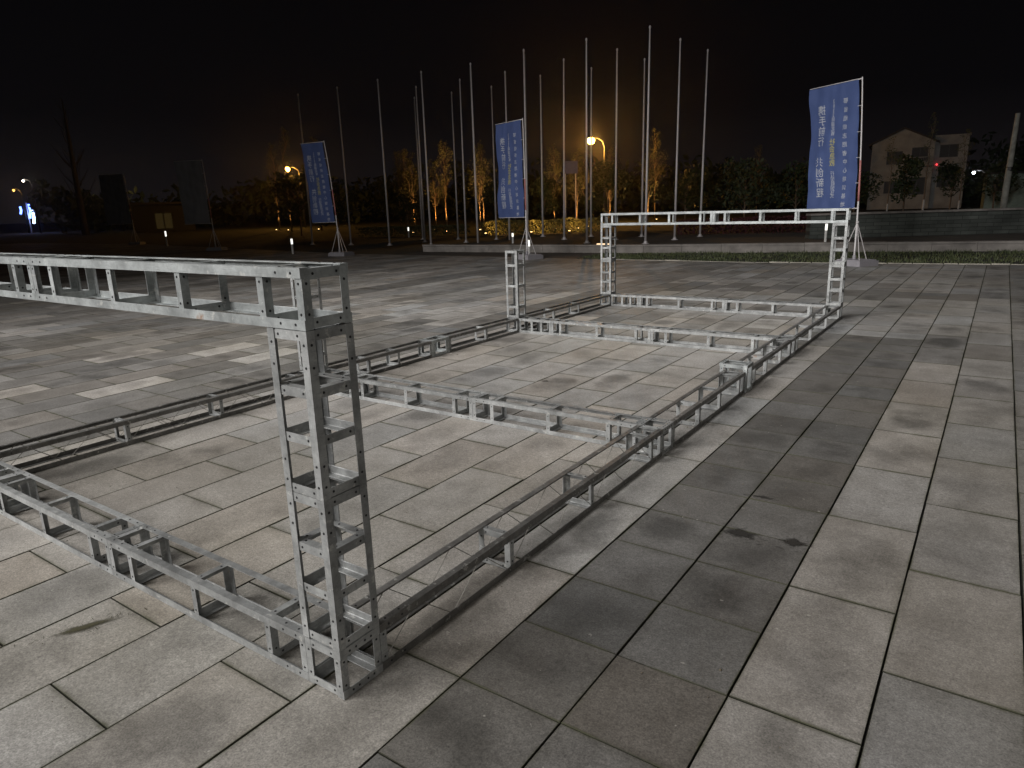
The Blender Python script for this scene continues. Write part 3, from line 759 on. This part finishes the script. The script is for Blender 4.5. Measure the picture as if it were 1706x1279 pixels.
# clipped hedges
def hedge(label, a, b, h, w, m, n, name="hedge"):
    r = random.Random(len(label)); g = G(); a = Vector(a); b = Vector(b); d = (b-a); L = d.length; d.normalize(); nn = Vector((-d.y,d.x,0))
    for _ in range(n):
        p = a + d*r.uniform(0,L) + nn*r.uniform(-w/2,w/2); z = h*(1-r.random()**2.2)*(1+.18*noise.noise((p.x*.9,p.y*.9,1)))
        u = Vector((r.gauss(0,1),r.gauss(0,1),r.gauss(0,1))).normalized(); v = u.orthogonal().normalized(); s = r.uniform(.04,.09); p = Vector((p.x,p.y,max(.02,z)))
        g.face([p-u*s,p+v*s*.5,p+u*s,p-v*s*.5])
    o = obj(name, g, m); return tag(o, label, "hedge")
hedge("amber-lit hedge behind the flagpoles beside the middle blue banner", (-25.0,33.0,0), (-19.2,36.8,0), .75, .8, LEAF_PALE, 3200)
hedge("dim hedge behind the flagpoles left of the middle blue banner", (-33.5,31.4,0), (-26.4,33.6,0), .55, .8, LEAF_PALE, 2600)
hedge("dark red hedge beyond the far gate's overhead beam", (-12.0,30.5,0), (-4.6,33.2,0), .75, 1.6, LEAF_RED, 4200)
for x,y,tx,ty,e_ in ((-24.2,32.4,-23.6,33.9,40),(-22.0,33.8,-21.5,35.3,55),(-20.2,35.0,-19.8,36.3,40)):
    uplight("small uplight in front of the amber-lit hedge, " + ("left" if x < -23 else "middle" if x < -21 else "right") + " of its three", (x,y,0), (tx,ty,.7), e_*4, R(130))

# ------------------------------------------------------------------ lamps of the street and park
LAMP_POLE = simple("grey_lamp_pole_paint", (.13,.125,.12), .5)
def street_lamp(label, base, h, reach, ang, col, power, r_glass, group="street lamps", strength=60):
    far = base[0] < -80
    t = thing("street_lamp", label, "street lamp", base, ang, group)
    g = G(); g.tube([(0,0,0),(0,0,h*.5),(0,0,h-.75),(reach*.12,0,h-.30),(reach*.45,0,h-.04),(reach*.8,0,h)],[.10,.085,.06,.05,.045,.04],9); pl = obj("pole", g, UP_BODY if far else LAMP_POLE, t, True)
    g = G(); g.tube([(reach*.72,0,h+.03),(reach*.86,0,h+.05),(reach*1.05,0,h+.02),(reach*1.16,0,h-.02)],[.05,.12,.15,.06],8); obj("lamp_head", g, UP_BODY, t, True)
    g = G(); g.lathe([(.02,-r_glass),(r_glass*.75,-r_glass*.65),(r_glass,0),(r_glass*.75,r_glass*.5),(.02,r_glass*.75)], 12, 0, (reach,0,h-.18)); obj("lamp_glass", g, emitter("lamp_glass_glow", col, strength), t, True)
    lamp("street_lamp_bulb", 'POINT', (reach*.97,0,h-.18-r_glass*1.35), None, power, col, .12, parent=t)
    return t
street_lamp("orange sodium street lamp with curved arm right of the middle banner", (-27.75,54.0,0), 6.85, 1.15, math.atan2(-.25,-1), (1.0,.46,.08), 3000, .33, strength=50)
street_lamp("orange street lamp glowing beside the dim blue banner", (-62.1,50.5,0), 6.3, 1.3, math.atan2(-.6,-1), (1.0,.46,.08), 1000, .28, strength=45)
street_lamp("small pale street lamp above the blue lights at far left", (-103.6,41.3,0), 6.8, 1.2, math.atan2(-.4,-1), (1.0,.86,.66), 90, .13, strength=30)
street_lamp("amber street lamp lowest of the lamps at far left", (-110.5,42.6,0), 5.9, 1.2, math.atan2(-.4,-1), (1.0,.48,.10), 120, .17, strength=3)
street_lamp("warm street lamp right of the leaning bare tree", (-89.3,44.8,0), 5.9, 1.1, math.atan2(-.4,-1), (1.0,.66,.30), 90, .20, strength=30)
street_lamp("small white street lamp at right beside the dark house", (-1.5,74.2,0), 3.4, 1.0, math.pi, (.85,.93,1.0), 60, .13, strength=16)
# park bollard lights
BOL = emitter("bollard_glow", (.95,.93,.85), 1.6); BOLB = simple("white_bollard_body", (.6,.6,.58), .5)
def bollard(label, loc, h, power):
    t = thing("bollard_light", label, "bollard light", loc, 0, "low white bollard lights on the lawn")
    g = G(); g.lathe([(.042,0),(.042,h*.62)], 12); obj("post", g, BOLB, t)
    g = G(); g.lathe([(.038,h*.621),(.038,h*.95)], 12); obj("light_tube", g, BOL, t)
    g = G(); g.lathe([(.047,h*.951),(.047,h*.985),(.02,h)], 12); obj("cap", g, BOLB, t)
bollard("bright white bollard light beside the middle banner's pole", (-12.05,18.35,0), .56, 3)
bollard("white bollard light on the dark lawn left of the dim banner", (-22.9,17.9,0), .62, 2)
bollard("white bollard light low behind the middle blue banner", (-16.2,23.5,.12), .42, 2)
bollard("tiny white bollard light between the left flagpoles", (-28.2,30.3,0), .60, 2)
bollard("tiny white bollard light between the two dark banners", (-37.8,21.2,0), .85, 2)
bollard("white bollard light seen through the far gate's right column", (-4.72,25.0,.12), .62, 2)
# flat lit fitting on the low wall
tag(obj("wall_light", (lambda g: (g.box((-.22,-.06,0),(.22,.05,.035)), g)[1])(G()), emitter("wall_light_glow", (1.0,.72,.42), 1.5), None, False, (-10.75,20.86,.257)), "small glowing fitting lying on the low wall left of the far gate", "wall light")

# blue light tubes far left
t = thing("neon_light", "cluster of blue and white light tubes on a post at far left", "neon light", (-110.2,42.8,0), R(70))
g = G(); g.tube([(0,0,0),(0,0,4)],.08,8); obj("post", g, POLE, t)
NB = emitter("blue_tube_glow", (.12,.22,1.0), 7); NW = emitter("white_blue_tube_glow", (.45,.62,1.0), 9)
for (x,za,zb,m) in ((-.85,2.5,3.5,NB),(.15,1.9,3.8,NB),(.45,1.2,3.0,NW)):
    g = G(); g.tube([(x,-.15,za),(x+.15,-.15,(za+zb)/2),(x+.1,-.15,zb)],.13,8); obj("light_tube", g, m, t)
lamp("neon_glow", 'POINT', (0,-.6,2.4), None, 110, (.2,.3,1.0), .3, parent=t)

# roadside signboard
t = thing("road_sign", "faint grey road signboard on two posts left of the orange street lamp", "road sign", (-20.9,36.4,0), R(30))
g = G(); g.box((-.42,-.03,3.3),(.42,.03,4.0)); obj("board", g, simple("grey_sign_board",(.10,.09,.13),.6), t)
for x in (-.3,.3):
    g = G(); g.tube([(x,.08,0),(x,.08,3.95)],.03,8); obj("post", g, POLE, t)
# concrete utility pole, right
t = thing("utility_pole", "stout pale concrete pole at the right edge", "pole", (-.02,43.2,.2), 0)
g = G(); g.tube([(0,0,0),(0,0,1.6),(.02,.02,3.1),(.05,.05,5.0)],[.16,.15,.13,.10],12); obj("shaft", g, simple("pale_concrete",(.34,.34,.30),.9,0,.3,4), t, True)
g = G(); g.tube([(.02,.02,2.32),(.02,.02,2.52)],.15,12); g.box((-.05,-.22,2.36),(.09,-.12,2.48)); obj("clamp_band", g, UP_BODY, t)

# ------------------------------------------------------------------ house at the right and a low shed
STUCCO = simple("cream_stucco", (0.33,0.33,0.315), .9, 0, .25, .9, .2, 12); PANE = simple("dark_window_glass", (0.012,0.013,0.015), .55); FRAME = simple("dark_window_frame", (0.05,0.05,0.05), .5); TILE = simple("dark_roof_tiles", (0.05,0.045,0.045), .8, 0, .2, 5, .5, 8)
def facade(g, x0, x1, z0, z1, y, th, openings):
    xs = sorted({x0, x1, *[o[0] for o in openings], *[o[1] for o in openings]}); zs = sorted({z0, z1, *[o[2] for o in openings], *[o[3] for o in openings]})
    for xa, xb in zip(xs, xs[1:]):
        run = None
        for za, zb in zip(zs, zs[1:]):
            hole = any(o[0] <= (xa+xb)/2 <= o[1] and o[2] <= (za+zb)/2 <= o[3] for o in openings)
            if not hole:
                run = [za, zb] if run is None else [run[0], zb]
            if (hole or zb == zs[-1]) and run is not None:
                g.box((xa, y, run[0]), (xb, y+th, run[1])); run = None
def house():
    t = thing("house", "dark three-storey house with a gabled half and a flat-roofed half", "house", (-8.3, 89.0, 0), R(6))
    opsL = [(-2.9,-1.4,4.75,6.1),(-.55,1.0,4.95,6.4),(-2.9,-1.3,1.7,3.0),(-.6,1.0,1.5,3.3)]
    opsR = [(2.05,3.75,5.25,6.55),(2.1,3.9,2.2,4.3)]
    g = G(); facade(g, -4.4, 1.55, 0, 7.0, 0, .3, opsL)
    for k in range(10):    # gable in courses
        z = 7.0+.14*k; hw = 2.97*(1-k/10); g.box((-1.42-hw,.002,z),(-1.42+hw,.298,z+.14))
    g.box((-4.4,.3,0),(-4.1,8,7.0)); g.box((1.25,.3,0),(1.55,8,7.0)); g.box((-4.1,7.7,0),(1.25,8,7.0))
    facade(g, 1.552, 4.6, 0, 7.35, .6, .3, opsR); g.box((4.3,.9,0),(4.6,8,7.35)); g.box((1.552,.9,7.05),(4.3,8,7.30)); g.box((1.56,7.7,0),(4.3,7.99,7.05))
    obj("wall", g, STUCCO, t)
    g = G()
    for s in (-1, 1):
        c = [(-1.42,-.35,8.52),(-1.42+s*3.35,-.35,6.93),(-1.42+s*3.35,8.2,6.93),(-1.42,8.2,8.52)]
        lo = [(x,y,z-.16) for x,y,z in c]
        g.face(c); g.face(lo[::-1])
        for q in range(4): g.face([c[q],c[(q+1)%4],lo[(q+1)%4],lo[q]])
    obj("roof", g, TILE, t)
    g = G(); g.box((1.50,.48,7.352),(4.72,8.1,7.52)); obj("flat_roof", g, STUCCO, t)
    for ops, y in ((opsL,0),(opsR,.6)):
        for (xa,xb,za,zb) in ops:
            g = G(); f = .06
            g.box((xa+.001,y+.12,za+.001),(xa+f,y+.2,zb-.001)); g.box((xb-f,y+.12,za+.001),(xb-.001,y+.2,zb-.001)); g.box((xa+f,y+.121,za+.001),(xb-f,y+.199,za+f)); g.box((xa+f,y+.121,zb-f),(xb-f,y+.199,zb-.001)); g.box(((xa+xb)/2-.03,y+.122,za+f),((xa+xb)/2+.03,y+.198,zb-f))
            w = obj("window", g, FRAME, t)
            g = G(); g.box((xa+f,y+.15,za+f),(xb-f,y+.165,zb-f)); obj("pane", g, PANE, w)
    g = G(); g.box((-.95,-1.0,4.42),(1.35,-.002,4.55)); 
    for x in [-.93+k*.15 for k in range(16)]: g.box((x,-.98,4.55),(x+.03,-.95,5.3))
    g.box((-.95,-1.0,5.3),(1.35,-.93,5.36)); obj("balcony", g, STUCCO, t)
    g = G(); g.lathe([(.02,-.09),(.09,-.04),(.09,.04),(.02,.09)], 10, 0, (1.9,.45,4.55)); obj("red_light", g, emitter("red_indicator_glow", (1.0,.05,.06), 3), t)
house()
t = thing("shed", "low pale green shed behind the retaining wall at right", "shed", (-1.0,60.5,0), R(4))
g = G(); facade(g, -.2, 2.6, 0, 2.75, 0, .2, [(.15,1.25,1.6,2.4)]); g.box((-.2,.2,0),(0,4,2.75)); g.box((2.4,.2,0),(2.6,4,2.75)); g.box((0,3.8,0),(2.4,4,2.75)); obj("wall", g, simple("pale_green_render",(.26,.32,.27),.9), t)
g = G(); g.box((-.4,-.3,2.752),(2.8,4.2,2.88)); obj("roof", g, TILE, t)
g = G(); g.box((.151,.08,1.601),(1.249,.12,2.399)); obj("window", g, PANE, t)
# lit doorway of a far building
t = thing("pavilion", "small far pavilion with one yellow-lit opening at left", "pavilion", (-74.7,42.0,0), R(62))
g = G(); facade(g, -3, 3, 0, 2.9, 0, .25, [(-.85,.75,.35,1.95)]); g.box((-3,.25,0),(-2.75,4,2.9)); g.box((2.75,.25,0),(3,4,2.9)); g.box((-2.75,3.75,0),(2.75,4,2.9)); obj("wall", g, simple("dark_plaster",(.03,.03,.03),.9), t)
g = G(); g.box((-3.3,-.4,2.902),(3.3,4.3,3.1)); obj("roof", g, TILE, t)
g = G(); g.box((-.849,.12,.351),(.749,.15,1.949)); obj("lit_window", g, emitter("yellow_window_glow",(.8,.55,.18),.022), t)
g = G(); g.box((-.1,.06,.352),(.02,.119,1.948)); obj("mullion", g, FRAME, t)

# ------------------------------------------------------------------ thin night haze (gives the sodium lamps their glow)
hz, hnt, _p = mat("night_haze"); hnt.nodes.remove(_p)
pv = hnt.nodes.new("ShaderNodeVolumePrincipled"); pv.inputs["Density"].default_value = 0.00045; pv.inputs["Color"].default_value = (.85,.86,.9,1); pv.inputs["Anisotropy"].default_value = 0.88
hnt.links.new(pv.outputs[0], hnt.nodes["Material Output"].inputs["Volume"])
g = G(); g.box((-190,-40,-1.1),(60,160,17)); tag(obj("haze", g, hz), None, None, None, 'stuff')
